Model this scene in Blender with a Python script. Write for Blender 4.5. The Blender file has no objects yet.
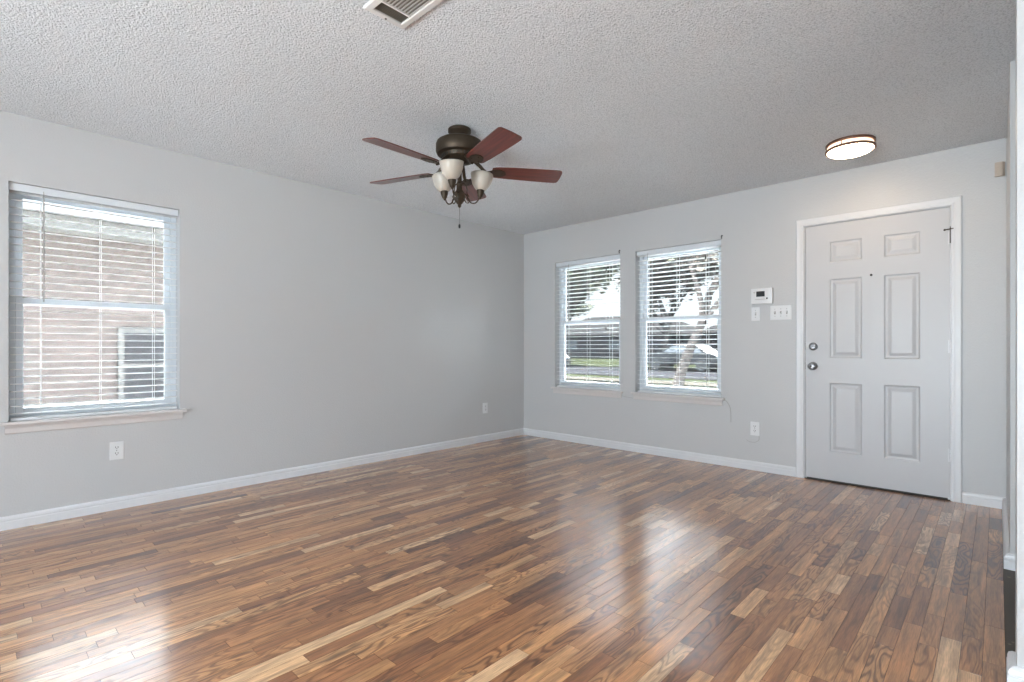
import bpy, bmesh, math, random
from mathutils import Vector, Matrix

C = bpy.context.scene.collection
sc = bpy.context.scene
PI = math.pi
R = math.radians

# ------------------------------------------------------------------ camera
CX, CZ, YAW, FPX = 0.0, 1.0667, 43.24, 516.4
cd = bpy.data.cameras.new('camera')
cam = bpy.data.objects.new('camera', cd)
C.objects.link(cam)
cam.location = (0, 0, CZ)
cam.rotation_euler = (R(90), 0, R(YAW))
cd.sensor_width = 36
cd.lens = FPX / 1024 * 36
cd.shift_y = 5.97 / 1024
cd.clip_start = 0.05
sc.camera = cam

# ------------------------------------------------------------------ exposure
sc.view_settings.view_transform = 'Standard'
sc.view_settings.look = 'None'
sc.view_settings.gamma = 1
sc.view_settings.use_curve_mapping = False
sc.view_settings.exposure = 0.85

# ------------------------------------------------------------------ room dimensions
X0, Y0, XR, H = -4.218, 4.695, 0.042, 2.44      # left wall, door wall, right stub face, ceiling
YB, XE = -3.4, 3.2                              # back wall and far right wall, both behind the camera
TW = 0.15

# ------------------------------------------------------------------ world: bright overcast sky
world = bpy.data.worlds.new('sky')
sc.world = world
world.use_nodes = True
nt = world.node_tree
nt.nodes.clear()
out = nt.nodes.new('ShaderNodeOutputWorld')
bg = nt.nodes.new('ShaderNodeBackground')
tc = nt.nodes.new('ShaderNodeTexCoord')
sep = nt.nodes.new('ShaderNodeSeparateXYZ')
rmp = nt.nodes.new('ShaderNodeValToRGB')
mr = nt.nodes.new('ShaderNodeMapRange')
mr.inputs['From Min'].default_value = -0.1
mr.inputs['From Max'].default_value = 0.9
nt.links.new(tc.outputs['Generated'], sep.inputs[0])
nt.links.new(sep.outputs['Z'], mr.inputs['Value'])
nt.links.new(mr.outputs[0], rmp.inputs[0])
cr = rmp.color_ramp
cr.elements[0].position = 0.0
cr.elements[0].color = (.012, .012, .012, 1)
cr.elements[1].position = 0.62
cr.elements[1].color = (.46, .52, .58, 1)
e = cr.elements.new(0.1); e.color = (.030, .032, .033, 1)
e = cr.elements.new(0.33); e.color = (.040, .043, .046, 1)
e = cr.elements.new(0.42); e.color = (.26, .29, .32, 1)
nt.links.new(rmp.outputs[0], bg.inputs[0])
bg.inputs[1].default_value = 52.0
nt.links.new(bg.outputs[0], out.inputs[0])

def area(name, loc, rot, sx, sy, power, col=(1, 1, 1)):
    l = bpy.data.lights.new(name, 'AREA')
    l.shape = 'RECTANGLE'; l.size = sx; l.size_y = sy; l.energy = power; l.color = col
    o = bpy.data.objects.new(name, l); C.objects.link(o)
    o.location = loc; o.rotation_euler = rot
    return o

sl = bpy.data.lights.new('sun', 'SUN'); sl.energy = 420; sl.angle = R(2); sl.color = (1.0, .96, .90)
so = bpy.data.objects.new('sun', sl); C.objects.link(so); so.location = (0, 12, 15)
so.rotation_euler = Vector((-.20, .50, .90)).to_track_quat('Z', 'Y').to_euler()

# added fill lamps behind the camera, tilted up to brighten ceiling and walls
area('added_back_fill', (-.9, YB - .12, 1.0), (R(142), 0, R(-12)), 2.3, 1.2, 265, (.84, .925, 1.0))
area('added_side_fill', (XE + .12, -.75, 1.35), (R(145), 0, R(72)), 1.6, 1.0, 22, (1, .98, .96))
def portal(name, loc, rotz, w, h):
    o = area(name, loc, (R(90), 0, rotz), w, h, 1)
    o.data.cycles.is_portal = True
    return o
portal('sky_portal_left', (X0 - TW - .02, .617, 1.33), R(-90), .9, 1.45)
portal('sky_portal_front', (-3.30, Y0 + TW + .02, 1.33), R(180), .9, 1.45)
portal('sky_portal_front', (-2.255, Y0 + TW + .02, 1.33), R(180), .9, 1.45)

# ------------------------------------------------------------------ helpers
def obj(name, bm, m, parent=None, smooth=False, recalc=True):
    if recalc: bmesh.ops.recalc_face_normals(bm, faces=bm.faces)
    me = bpy.data.meshes.new(name)
    if smooth:
        for f in bm.faces: f.smooth = True
    bm.to_mesh(me); bm.free()
    if m: me.materials.append(m)
    o = bpy.data.objects.new(name, me); C.objects.link(o)
    if parent: o.parent = parent
    if smooth == 'auto':
        try: me.set_sharp_from_angle(angle=R(35))
        except Exception: pass
    return o

def tag(o, label, cat, group=None, kind=None):
    o['label'] = label; o['category'] = cat
    if group: o['group'] = group
    if kind: o['kind'] = kind
    return o

def empty(name, loc=(0, 0, 0), rz=0):
    o = bpy.data.objects.new(name, None); C.objects.link(o)
    o.location = loc; o.rotation_euler = (0, 0, rz)
    o.empty_display_size = .1
    return o

def box(bm, x0, x1, y0, y1, z0, z1, bev=0.0, M=None, seg=1):
    vs = [bm.verts.new(v) for v in ((x0,y0,z0),(x1,y0,z0),(x1,y1,z0),(x0,y1,z0),(x0,y0,z1),(x1,y0,z1),(x1,y1,z1),(x0,y1,z1))]
    fs = [bm.faces.new([vs[i] for i in q]) for q in ((3,2,1,0),(4,5,6,7),(0,1,5,4),(1,2,6,5),(2,3,7,6),(3,0,4,7))]
    if bev > 0:
        es = list({e for f in fs for e in f.edges})
        r = bmesh.ops.bevel(bm, geom=es, offset=bev, segments=seg, profile=.6, affect='EDGES', clamp_overlap=True)
        vs = list({v for f in r['faces'] for v in f.verts} | {v for v in vs if v.is_valid})
    if M is not None:
        for v in vs: v.co = M @ v.co
    return bm

def lathe(bm, prof, n=32, M=None, cap=True):
    rings = []
    for r, z in prof:
        if r < 1e-5:
            rings.append([bm.verts.new((0, 0, z))])
        else:
            rings.append([bm.verts.new((r*math.cos(2*PI*i/n), r*math.sin(2*PI*i/n), z)) for i in range(n)])
    for a, b in zip(rings, rings[1:]):
        for i in range(n):
            j = (i+1) % n
            if len(a) == 1 and len(b) == 1: continue
            if len(a) == 1: bm.faces.new((a[0], b[i], b[j]))
            elif len(b) == 1: bm.faces.new((a[i], a[j], b[0]))
            else: bm.faces.new((a[i], a[j], b[j], b[i]))
    if cap:
        if len(rings[0]) > 1: bm.faces.new(list(reversed(rings[0])))
        if len(rings[-1]) > 1: bm.faces.new(rings[-1])
    if M is not None:
        for rg in rings:
            for v in rg: v.co = M @ v.co
    return bm

def tube(bm, pts, rad, n=8, M=None):
    pts = [Vector(p) for p in pts]
    rads = rad if isinstance(rad, (list, tuple)) else [rad]*len(pts)
    rings = []; up = None
    for i, p in enumerate(pts):
        d = (pts[min(i+1, len(pts)-1)] - pts[max(i-1, 0)]).normalized()
        if up is None:
            up = d.cross(Vector((0, 0, 1)) if abs(d.z) < .9 else Vector((1, 0, 0))).normalized()
        else:
            up = (up - d*up.dot(d)).normalized()
        s = d.cross(up)
        rings.append([bm.verts.new(p + (up*math.cos(2*PI*k/n) + s*math.sin(2*PI*k/n))*rads[i]) for k in range(n)])
    for a, b in zip(rings, rings[1:]):
        for k in range(n):
            bm.faces.new((a[k], a[(k+1) % n], b[(k+1) % n], b[k]))
    bm.faces.new(list(reversed(rings[0]))); bm.faces.new(rings[-1])
    if M is not None:
        for rg in rings:
            for v in rg: v.co = M @ v.co
    return bm

def spline(ctrl, n=8):
    P = [Vector(c) for c in ctrl]; P = [P[0]*2-P[1]] + P + [P[-1]*2-P[-2]]
    o = []
    for i in range(1, len(P)-2):
        for k in range(n):
            t = k/n
            o.append(.5*((2*P[i]) + (P[i+1]-P[i-1])*t + (2*P[i-1]-5*P[i]+4*P[i+1]-P[i+2])*t*t + (3*P[i]-P[i-1]-3*P[i+1]+P[i+2])*t**3))
    o.append(P[-2]); return o

def ring_frame(bm, x0, x1, z0, z1, w, y0, y1, bev=.002):
    """rectangular frame lying in the xz plane"""
    box(bm, x0, x0+w, y0, y1, z0, z1, bev); box(bm, x1-w, x1, y0, y1, z0, z1, bev)
    box(bm, x0+w, x1-w, y0, y1, z1-w, z1, bev); box(bm, x0+w, x1-w, y0, y1, z0, z0+w, bev)

# ------------------------------------------------------------------ materials
def mat(name, col, rough=.5, metal=0, coat=0, spec=.5, bump=None, emit=None, estr=0):
    m = bpy.data.materials.new(name); m.use_nodes = True
    t = m.node_tree; b = t.nodes['Principled BSDF']
    b.inputs['Base Color'].default_value = (*col, 1)
    b.inputs['Roughness'].default_value = rough
    b.inputs['Metallic'].default_value = metal
    b.inputs['Coat Weight'].default_value = coat
    b.inputs['Specular IOR Level'].default_value = spec
    if emit:
        b.inputs['Emission Color'].default_value = (*emit, 1)
        b.inputs['Emission Strength'].default_value = estr
    tcn = t.nodes.new('ShaderNodeTexCoord')
    if bump:
        sc_, st, dist = bump
        n = t.nodes.new('ShaderNodeTexNoise'); n.inputs['Scale'].default_value = sc_
        n.inputs['Detail'].default_value = 3
        t.links.new(tcn.outputs['Object'], n.inputs['Vector'])
        bp = t.nodes.new('ShaderNodeBump'); bp.inputs['Strength'].default_value = st; bp.inputs['Distance'].default_value = dist
        t.links.new(n.outputs['Fac'], bp.inputs['Height']); t.links.new(bp.outputs[0], b.inputs['Normal'])
    return m

def noisy(m, scale, amt, stretch=(1, 1, 1)):
    """slight procedural colour variation of a material's own colour"""
    t = m.node_tree; b = t.nodes['Principled BSDF']
    col = tuple(b.inputs['Base Color'].default_value)
    tcn = t.nodes.new('ShaderNodeTexCoord'); mp = t.nodes.new('ShaderNodeMapping'); mp.inputs['Scale'].default_value = stretch
    n = t.nodes.new('ShaderNodeTexNoise'); n.inputs['Scale'].default_value = scale; n.inputs['Detail'].default_value = 4
    mx = t.nodes.new('ShaderNodeMix'); mx.data_type = 'RGBA'
    t.links.new(tcn.outputs['Object'], mp.inputs[0]); t.links.new(mp.outputs[0], n.inputs['Vector']); t.links.new(n.outputs['Fac'], mx.inputs[0])
    mx.inputs[6].default_value = tuple(c*(1-amt) for c in col[:3]) + (1,)
    mx.inputs[7].default_value = tuple(min(1, c*(1+amt)) for c in col[:3]) + (1,)
    t.links.new(mx.outputs[2], b.inputs['Base Color'])
    return m

M = {}
M['wall'] = noisy(mat('wall_paint', (.555, .56, .565), .42, bump=(110, .35, .004)), 1.3, .015)
M['trim'] = noisy(mat('white_trim_paint', (.70, .71, .73), .35), 3, .01)
M['door'] = noisy(mat('door_paint', (.55, .555, .57), .38, bump=(60, .06, .002)), 3, .01)
M['plastic'] = noisy(mat('white_plastic', (.76, .77, .78), .3), 8, .01)
M['stool'] = noisy(mat('painted_sill', (.66, .63, .62), .35), 4, .01)
M['vinyl'] = noisy(mat('window_vinyl', (.72, .76, .80), .35), 4, .01)
M['slot'] = noisy(mat('dark_slot', (.03, .03, .03), .6), 8, .1)
M['bronze'] = noisy(mat('aged_bronze', (.060, .043, .028), .5, metal=.6), 14, .35)
M['blackm'] = noisy(mat('black_metal', (.02, .02, .02), .5, metal=.3), 10, .1)
M['chrome'] = noisy(mat('satin_nickel', (.27, .27, .28), .34, metal=1), 8, .05)
M['lcd'] = noisy(mat('display_glass', (.025, .028, .032), .15), 8, .1)
M['beige'] = noisy(mat('beige_plastic', (.50, .42, .35), .5), 8, .03)
M['cable'] = noisy(mat('grey_cable', (.37, .36, .35), .5), 8, .03)
M['shade'] = noisy(mat('frosted_shade_glass', (.50, .46, .40), .35), 22, .08)
M['opal'] = mat('lit_opal_glass', (.9, .86, .8), .4, emit=(1.0, .74, .50), estr=15)
noisy(M['opal'], 6, .01)
M['opal_side'] = mat('lit_opal_side_glass', (.9, .86, .8), .4, emit=(1.0, .74, .52), estr=1.1)
noisy(M['opal_side'], 6, .01)
M['ring'] = noisy(mat('brown_bronze_ring', (.20, .11, .08), .4, metal=.6), 12, .15)
M['vent'] = noisy(mat('vent_enamel', (.74, .74, .73), .4), 8, .02)
M['ventdark'] = noisy(mat('vent_duct', (.22, .20, .17), .7), 20, .2)
M['threshold'] = noisy(mat('threshold_bronze', (.035, .028, .022), .5, metal=.3), 12, .2)
M['subfloor'] = noisy(mat('plank_gap', (.035, .022, .015), .8), 12, .1)

def slat_mat():
    m = mat('blind_slat', (.88, .88, .88), .35)
    t = m.node_tree; b = t.nodes['Principled BSDF']; o = t.nodes['Material Output']
    tr = t.nodes.new('ShaderNodeBsdfTranslucent'); tr.inputs[0].default_value = (.9, .9, .88, 1)
    mx = t.nodes.new('ShaderNodeMixShader'); mx.inputs[0].default_value = .25
    t.links.new(b.outputs[0], mx.inputs[1]); t.links.new(tr.outputs[0], mx.inputs[2]); t.links.new(mx.outputs[0], o.inputs[0])
    return noisy(m, 6, .01)
M['slat'] = slat_mat()

def glass_mat():
    m = bpy.data.materials.new('window_glass'); m.use_nodes = True
    t = m.node_tree; t.nodes.clear()
    o = t.nodes.new('ShaderNodeOutputMaterial'); tr = t.nodes.new('ShaderNodeBsdfTransparent'); tr.inputs[0].default_value = (.93, .95, .95, 1)
    g = t.nodes.new('ShaderNodeBsdfGlossy'); g.inputs['Roughness'].default_value = .02
    fr = t.nodes.new('ShaderNodeFresnel'); fr.inputs[0].default_value = 1.45
    mx = t.nodes.new('ShaderNodeMixShader')
    t.links.new(fr.outputs[0], mx.inputs[0]); t.links.new(tr.outputs[0], mx.inputs[1]); t.links.new(g.outputs[0], mx.inputs[2]); t.links.new(mx.outputs[0], o.inputs[0])
    return m
M['glass'] = glass_mat()

def screen_mat():
    m = mat('insect_screen', (.012, .013, .014), .8, spec=0)
    t = m.node_tree; b = t.nodes['Principled BSDF']; o = t.nodes['Material Output']
    tr = t.nodes.new('ShaderNodeBsdfTransparent'); mx = t.nodes.new('ShaderNodeMixShader'); mx.inputs[0].default_value = .34
    t.links.new(tr.outputs[0], mx.inputs[1]); t.links.new(b.outputs[0], mx.inputs[2]); t.links.new(mx.outputs[0], o.inputs[0])
    return m
M['screen'] = screen_mat()

def ceiling_mat():
    m = mat('popcorn_ceiling', (.86, .89, .92), .9)
    t = m.node_tree; b = t.nodes['Principled BSDF']
    tcn = t.nodes.new('ShaderNodeTexCoord')
    n1 = t.nodes.new('ShaderNodeTexNoise'); n1.inputs['Scale'].default_value = 105; n1.inputs['Detail'].default_value = 4; n1.inputs['Roughness'].default_value = .65
    v = t.nodes.new('ShaderNodeTexVoronoi'); v.inputs['Scale'].default_value = 120; v.feature = 'SMOOTH_F1'
    mth = t.nodes.new('ShaderNodeMath'); mth.operation = 'SUBTRACT'
    ml = t.nodes.new('ShaderNodeMath'); ml.operation = 'MULTIPLY'; ml.inputs[1].default_value = .45
    t.links.new(tcn.outputs['Object'], n1.inputs['Vector']); t.links.new(tcn.outputs['Object'], v.inputs['Vector'])
    t.links.new(v.outputs['Distance'], ml.inputs[0]); t.links.new(n1.outputs['Fac'], mth.inputs[0]); t.links.new(ml.outputs[0], mth.inputs[1])
    bp = t.nodes.new('ShaderNodeBump'); bp.inputs['Strength'].default_value = 1.0; bp.inputs['Distance'].default_value = .018
    t.links.new(mth.outputs[0], bp.inputs['Height']); t.links.new(bp.outputs[0], b.inputs['Normal'])
    # grey flecks put into the colour, standing in for the grains' small shadows
    rr = t.nodes.new('ShaderNodeValToRGB'); rr.color_ramp.elements[0].position = .12; rr.color_ramp.elements[0].color = (.72, .75, .78, 1)
    rr.color_ramp.elements[1].position = .30; rr.color_ramp.elements[1].color = (.93, .96, .99, 1)
    n2 = t.nodes.new('ShaderNodeTexNoise'); n2.inputs['Scale'].default_value = 150; n2.inputs['Detail'].default_value = 2
    s2 = t.nodes.new('ShaderNodeMath'); s2.operation = 'SUBTRACT'
    m2 = t.nodes.new('ShaderNodeMath'); m2.operation = 'MULTIPLY'; m2.inputs[1].default_value = .5
    t.links.new(tcn.outputs['Object'], n2.inputs['Vector']); t.links.new(v.outputs['Distance'], m2.inputs[0])
    t.links.new(n2.outputs['Fac'], s2.inputs[0]); t.links.new(m2.outputs[0], s2.inputs[1])
    t.links.new(s2.outputs[0], rr.inputs[0]); t.links.new(rr.outputs[0], b.inputs['Base Color'])
    return m
M['ceiling'] = ceiling_mat()

def wood_floor_mat():
    m = mat('oak_plank_floor', (.3, .2, .12), .3)
    t = m.node_tree; N = t.nodes; Lk = t.links; b = N['Principled BSDF']
    def nd(k, **kw):
        n = N.new(k)
        for a, v in kw.items(): setattr(n, a, v)
        return n
    at = nd('ShaderNodeAttribute', attribute_name='plank'); at.attribute_type = 'GEOMETRY'
    tcn = nd('ShaderNodeTexCoord'); sp = nd('ShaderNodeSeparateColor'); Lk.new(at.outputs['Color'], sp.inputs[0])
    # board colours
    ramp = nd('ShaderNodeValToRGB'); cr = ramp.color_ramp
    cols = [(0, (.076, .026, .010)), (.18, (.15, .055, .020)), (.38, (.25, .098, .036)), (.58, (.36, .155, .058)), (.78, (.49, .235, .092)), (1, (.60, .37, .20))]
    cr.elements[0].position = 0; cr.elements[0].color = (*cols[0][1], 1)
    cr.elements[1].position = 1; cr.elements[1].color = (*cols[-1][1], 1)
    for p, c in cols[1:-1]:
        e = cr.elements.new(p); e.color = (*c, 1)
    Lk.new(sp.outputs[0], ramp.inputs[0])
    # per-board shifted coordinates, stretched along the board
    def coords(sx, sy, k):
        mp = nd('ShaderNodeMapping'); mp.inputs['Scale'].default_value = (sx, sy, 1)
        Lk.new(tcn.outputs['Object'], mp.inputs[0])
        vm = nd('ShaderNodeVectorMath', operation='SCALE'); Lk.new(at.outputs['Color'], vm.inputs[0]); vm.inputs['Scale'].default_value = k
        ad = nd('ShaderNodeVectorMath', operation='ADD'); Lk.new(mp.outputs[0], ad.inputs[0]); Lk.new(vm.outputs[0], ad.inputs[1])
        return ad.outputs[0]
    # cathedral grain: contour lines of a stretched smooth field
    n1 = nd('ShaderNodeTexNoise'); n1.inputs['Scale'].default_value = 1; n1.inputs['Detail'].default_value = 1.5; n1.inputs['Distortion'].default_value = .25
    Lk.new(coords(15, 2.6, 57), n1.inputs['Vector'])
    mu = nd('ShaderNodeMath', operation='MULTIPLY'); mu.inputs[1].default_value = 75; Lk.new(n1.outputs['Fac'], mu.inputs[0])
    sn = nd('ShaderNodeMath', operation='SINE'); Lk.new(mu.outputs[0], sn.inputs[0])
    g1 = nd('ShaderNodeMapRange'); g1.inputs['From Min'].default_value = -.2; g1.inputs['From Max'].default_value = 1; Lk.new(sn.outputs[0], g1.inputs['Value'])
    # how strongly a board shows it
    gs = nd('ShaderNodeMapRange'); gs.inputs['From Min'].default_value = .35; gs.inputs['From Max'].default_value = 1; gs.inputs['To Min'].default_value = .08; gs.inputs['To Max'].default_value = .95
    Lk.new(sp.outputs[1], gs.inputs['Value'])
    gm = nd('ShaderNodeMath', operation='MULTIPLY'); Lk.new(g1.outputs[0], gm.inputs[0]); Lk.new(gs.outputs[0], gm.inputs[1])
    dk = nd('ShaderNodeMix'); dk.data_type = 'RGBA'; dk.blend_type = 'MULTIPLY'; Lk.new(gm.outputs[0], dk.inputs[0]); Lk.new(ramp.outputs[0], dk.inputs[6]); dk.inputs[7].default_value = (.34, .28, .24, 1)
    # broad cloudy streaks
    n2 = nd('ShaderNodeTexNoise'); n2.inputs['Scale'].default_value = 1; n2.inputs['Detail'].default_value = 5; n2.inputs['Roughness'].default_value = .62
    Lk.new(coords(42, 3.2, 31), n2.inputs['Vector'])
    r2 = nd('ShaderNodeMapRange'); r2.inputs['From Min'].default_value = .28; r2.inputs['From Max'].default_value = .72; r2.inputs['To Min'].default_value = .52; r2.inputs['To Max'].default_value = 1.6; Lk.new(n2.outputs['Fac'], r2.inputs['Value'])
    m2 = nd('ShaderNodeVectorMath', operation='SCALE'); Lk.new(dk.outputs[2], m2.inputs[0]); Lk.new(r2.outputs[0], m2.inputs['Scale'])
    # fine pores
    n3 = nd('ShaderNodeTexNoise'); n3.inputs['Scale'].default_value = 1; n3.inputs['Detail'].default_value = 2
    Lk.new(coords(420, 16, 13), n3.inputs['Vector'])
    r3 = nd('ShaderNodeMapRange'); r3.inputs['From Min'].default_value = .35; r3.inputs['From Max'].default_value = .6; r3.inputs['To Min'].default_value = .78; r3.inputs['To Max'].default_value = 1.08; Lk.new(n3.outputs['Fac'], r3.inputs['Value'])
    m3 = nd('ShaderNodeVectorMath', operation='SCALE'); Lk.new(m2.outputs[0], m3.inputs[0]); Lk.new(r3.outputs[0], m3.inputs['Scale'])
    # knots
    vo = nd('ShaderNodeTexVoronoi'); vo.inputs['Scale'].default_value = 1; Lk.new(coords(9, 2.2, 21), vo.inputs['Vector'])
    r4 = nd('ShaderNodeMapRange'); r4.inputs['From Min'].default_value = .03; r4.inputs['From Max'].default_value = .13; r4.inputs['To Min'].default_value = .75; r4.inputs['To Max'].default_value = 0; Lk.new(vo.outputs['Distance'], r4.inputs['Value'])
    m4 = nd('ShaderNodeMix'); m4.data_type = 'RGBA'; Lk.new(r4.outputs[0], m4.inputs[0]); Lk.new(m3.outputs[0], m4.inputs[6]); m4.inputs[7].default_value = (.06, .028, .016, 1)
    Lk.new(m4.outputs[2], b.inputs['Base Color'])
    b.inputs['Roughness'].default_value = .36
    b.inputs['Specular IOR Level'].default_value = .25
    b.inputs['Coat Weight'].default_value = 1.0
    b.inputs['Coat Roughness'].default_value = .17; b.inputs['Coat IOR'].default_value = 1.62
    bp = nd('ShaderNodeBump'); bp.inputs['Strength'].default_value = .12; bp.inputs['Distance'].default_value = .002
    Lk.new(n3.outputs['Fac'], bp.inputs['Height']); Lk.new(bp.outputs[0], b.inputs['Normal'])
    return m
M['floor'] = wood_floor_mat()

def blade_mat():
    m = mat('cherry_blade', (.14, .03, .025), .28, coat=.4)
    t = m.node_tree; b = t.nodes['Principled BSDF']
    tcn = t.nodes.new('ShaderNodeTexCoord'); mp = t.nodes.new('ShaderNodeMapping'); mp.inputs['Scale'].default_value = (3, 60, 60)
    n = t.nodes.new('ShaderNodeTexNoise'); n.inputs['Scale'].default_value = 1; n.inputs['Detail'].default_value = 4
    r = t.nodes.new('ShaderNodeValToRGB'); r.color_ramp.elements[0].position = .3; r.color_ramp.elements[0].color = (.060, .012, .009, 1)
    r.color_ramp.elements[1].position = .7; r.color_ramp.elements[1].color = (.19, .035, .022, 1)
    t.links.new(tcn.outputs['Object'], mp.inputs[0]); t.links.new(mp.outputs[0], n.inputs['Vector']); t.links.new(n.outputs['Fac'], r.inputs[0]); t.links.new(r.outputs[0], b.inputs['Base Color'])
    return m
M['blade'] = blade_mat()

# ------------------------------------------------------------------ room shell
def struct(o, label, cat):
    return tag(o, label, cat, kind='structure')

def wall_mesh(name, origin, u, n, ulen, vlen, holes, thick=TW, m=None):
    """origin on the inner face at floor level; u along the wall, n outward; holes = (u0,u1,v0,v1)"""
    bm = bmesh.new(); O = Vector(origin); U = Vector(u); Nn = Vector(n); Zv = Vector((0, 0, 1))
    us = sorted({0, ulen, *[h[0] for h in holes], *[h[1] for h in holes]})
    vs = sorted({0, vlen, *[h[2] for h in holes], *[h[3] for h in holes]})
    P = lambda a, b, c: bm.verts.new(O + U*a + Zv*b + Nn*c)
    quad = lambda *p: bm.faces.new([P(*q) for q in p])
    for a0, a1 in zip(us, us[1:]):
        for b0, b1 in zip(vs, vs[1:]):
            mu, mv = (a0+a1)/2, (b0+b1)/2
            if any(h[0] < mu < h[1] and h[2] < mv < h[3] for h in holes): continue
            for c in (0, thick): quad((a0, b0, c), (a1, b0, c), (a1, b1, c), (a0, b1, c))
    def rim(h):
        a0, a1, b0, b1 = h
        if a0 > 0 or True:
            quad((a0, b0, 0), (a0, b1, 0), (a0, b1, thick), (a0, b0, thick)); quad((a1, b0, 0), (a1, b1, 0), (a1, b1, thick), (a1, b0, thick))
        quad((a0, b1, 0), (a1, b1, 0), (a1, b1, thick), (a0, b1, thick))
        if b0 > 0 or h[0] == 0: quad((a0, b0, 0), (a1, b0, 0), (a1, b0, thick), (a0, b0, thick))
    for h in holes: rim(h)
    rim((0, ulen, 0, vlen))
    bmesh.ops.remove_doubles(bm, verts=bm.verts, dist=1e-5)
    return obj(name, bm, m or M['wall'])

WZ0, WZ1, WW = .628, 2.040, .868
FZ0 = .606                       # front window sills sit a touch lower
WL_C = .617                       # left window centre (y)
W1_C, W2_C = -3.300, -2.255       # front window centres (x)
DX0, DX1, DZ = -1.1435, -.2385, 2.043
# left wall (thickness goes outwards), door wall, rear walls
struct(wall_mesh('wall_left', (X0, YB, 0), (0, 1, 0), (-1, 0, 0), Y0-YB, H, [(WL_C-WW/2-YB, WL_C+WW/2-YB, WZ0, WZ1)]),
       'long pale grey textured wall with one blind-covered window', 'wall')
struct(wall_mesh('wall_front', (X0, Y0, 0), (1, 0, 0), (0, 1, 0), 2.6-X0, H,
       [(W1_C-WW/2-X0, W1_C+WW/2-X0, FZ0, WZ1), (W2_C-WW/2-X0, W2_C+WW/2-X0, FZ0, WZ1), (DX0-.02-X0, DX1+.02-X0, 0, DZ+.02)]),
       'pale grey wall with two windows and the white entry door', 'wall')
struct(wall_mesh('wall_back', (X0, YB, 0), (1, 0, 0), (0, -1, 0), XE-X0, H, [(-2.1-X0, .3-X0, .02, 2.06)]),
       'wall behind the camera with an added opening for the fill lamp', 'wall')
struct(wall_mesh('wall_east', (XE, YB, 0), (0, 1, 0), (1, 0, 0), 2.24-YB, H, [(-1.65-YB, .15-YB, .7, 2.1)]),
       'kitchen side wall behind the camera', 'wall')
# right stub (closet block) whose end face looks at the camera, and the nearer wall
bm = bmesh.new(); box(bm, XR, 2.6, 3.445, Y0, 0, H, .008, seg=2)
struct(obj('wall_right', bm, M['wall'], smooth='auto'), 'short projecting wall block at the right of the entry door', 'wall')
bm = bmesh.new(); box(bm, XR, XE+.1, 2.24, 2.335, 0, H, .008, seg=2)
struct(obj('wall_near', bm, M['wall'], smooth='auto'), 'near wall end at the extreme right edge', 'wall')
bm = bmesh.new(); box(bm, 2.5, 2.6, 2.335, 3.445, 0, H)
struct(obj('wall_hall', bm, M['wall']), 'end wall of the side passage', 'wall')

bm = bmesh.new(); box(bm, X0-TW, XE+TW, YB-TW, Y0+TW, H, H+.12)
struct(obj('ceiling', bm, M['ceiling']), 'white popcorn textured ceiling', 'ceiling')

# plank floor: every board a face island of ONE floor mesh
def plank_floor():
    rnd = random.Random(11)
    bm = bmesh.new(); cl = bm.loops.layers.float_color.new('plank')
    W = .0572; gap = .0006
    x = XR - .022
    def board(xa, xb, ya, yb):
        col = (min(1, max(0, rnd.gauss(.61, .19))), rnd.random(), rnd.random(), 1)
        tx, ty = rnd.gauss(0, .0004), rnd.gauss(0, .00006)
        vs = []
        for (px, py) in ((xa+gap, ya+gap), (xb-gap, ya+gap), (xb-gap, yb-gap), (xa+gap, yb-gap)):
            z = tx*(px-(xa+xb)/2)/W*.35
            vs.append(bm.verts.new((px, py, z)))
        f = bm.faces.new(vs)
        for lp in f.loops: lp[cl] = col
        lo = [bm.verts.new((v.co.x + (gap*.8 if i in (1, 2) else -gap*.8), v.co.y + (gap*.8 if i > 1 else -gap*.8), -.0016)) for i, v in enumerate(vs)]
        for i in range(4):
            g = bm.faces.new((vs[i], lo[i], lo[(i+1) % 4], vs[(i+1) % 4]))
            for lp in g.loops: lp[cl] = (col[0]*.25, col[1], col[2], 1)
    while x > X0 - .001:
        xa = max(x - W, X0)
        y = YB - rnd.random()*.5
        while y < Y0:
            L_ = rnd.choice([rnd.uniform(.16, .34), rnd.uniform(.25, .6), rnd.uniform(.35, .95)])
            ya, yb = max(y, YB), min(y+L_, Y0)
            if yb - ya > .01: board(xa, x, ya, yb)
            y += L_
        x -= W
    # kitchen side
    x = XR - .022
    while x < XE:
        xb = min(x+W, XE); y = YB - rnd.random()*.5
        while y < 2.24:
            L_ = rnd.uniform(.25, .8)
            ya, yb = max(y, YB), min(y+L_, 2.24)
            if yb - ya > .01: board(x, xb, ya, yb)
            y += L_
        x += W
    # solid bed under the boards
    n0 = len(bm.verts)
    z = -.0016
    q = bm.faces.new([bm.verts.new(v) for v in ((X0, YB, z), (XE, YB, z), (XE, 2.24, z), (XR-.022, 2.24, z), (XR-.022, Y0, z), (X0, Y0, z))])
    for lp in q.loops: lp[cl] = (0, 0, 0, 1)
    o = obj('floor', bm, M['floor'], recalc=False)
    o.data.materials.append(M['subfloor'])
    o.data.polygons[-1].material_index = 1
    return o
fl = plank_floor()
for p in fl.data.polygons:
    if p.normal.z < -.5: p.flip() if hasattr(p, 'flip') else None
struct(fl, 'glossy brown oak strip floor of short mixed boards', 'floor')
bm = bmesh.new(); box(bm, X0-TW, XE+TW, YB-TW, Y0+TW, -.14, -.0022)
struct(obj('floor', bm, M['subfloor']), 'concrete slab under the floor', 'floor')
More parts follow.
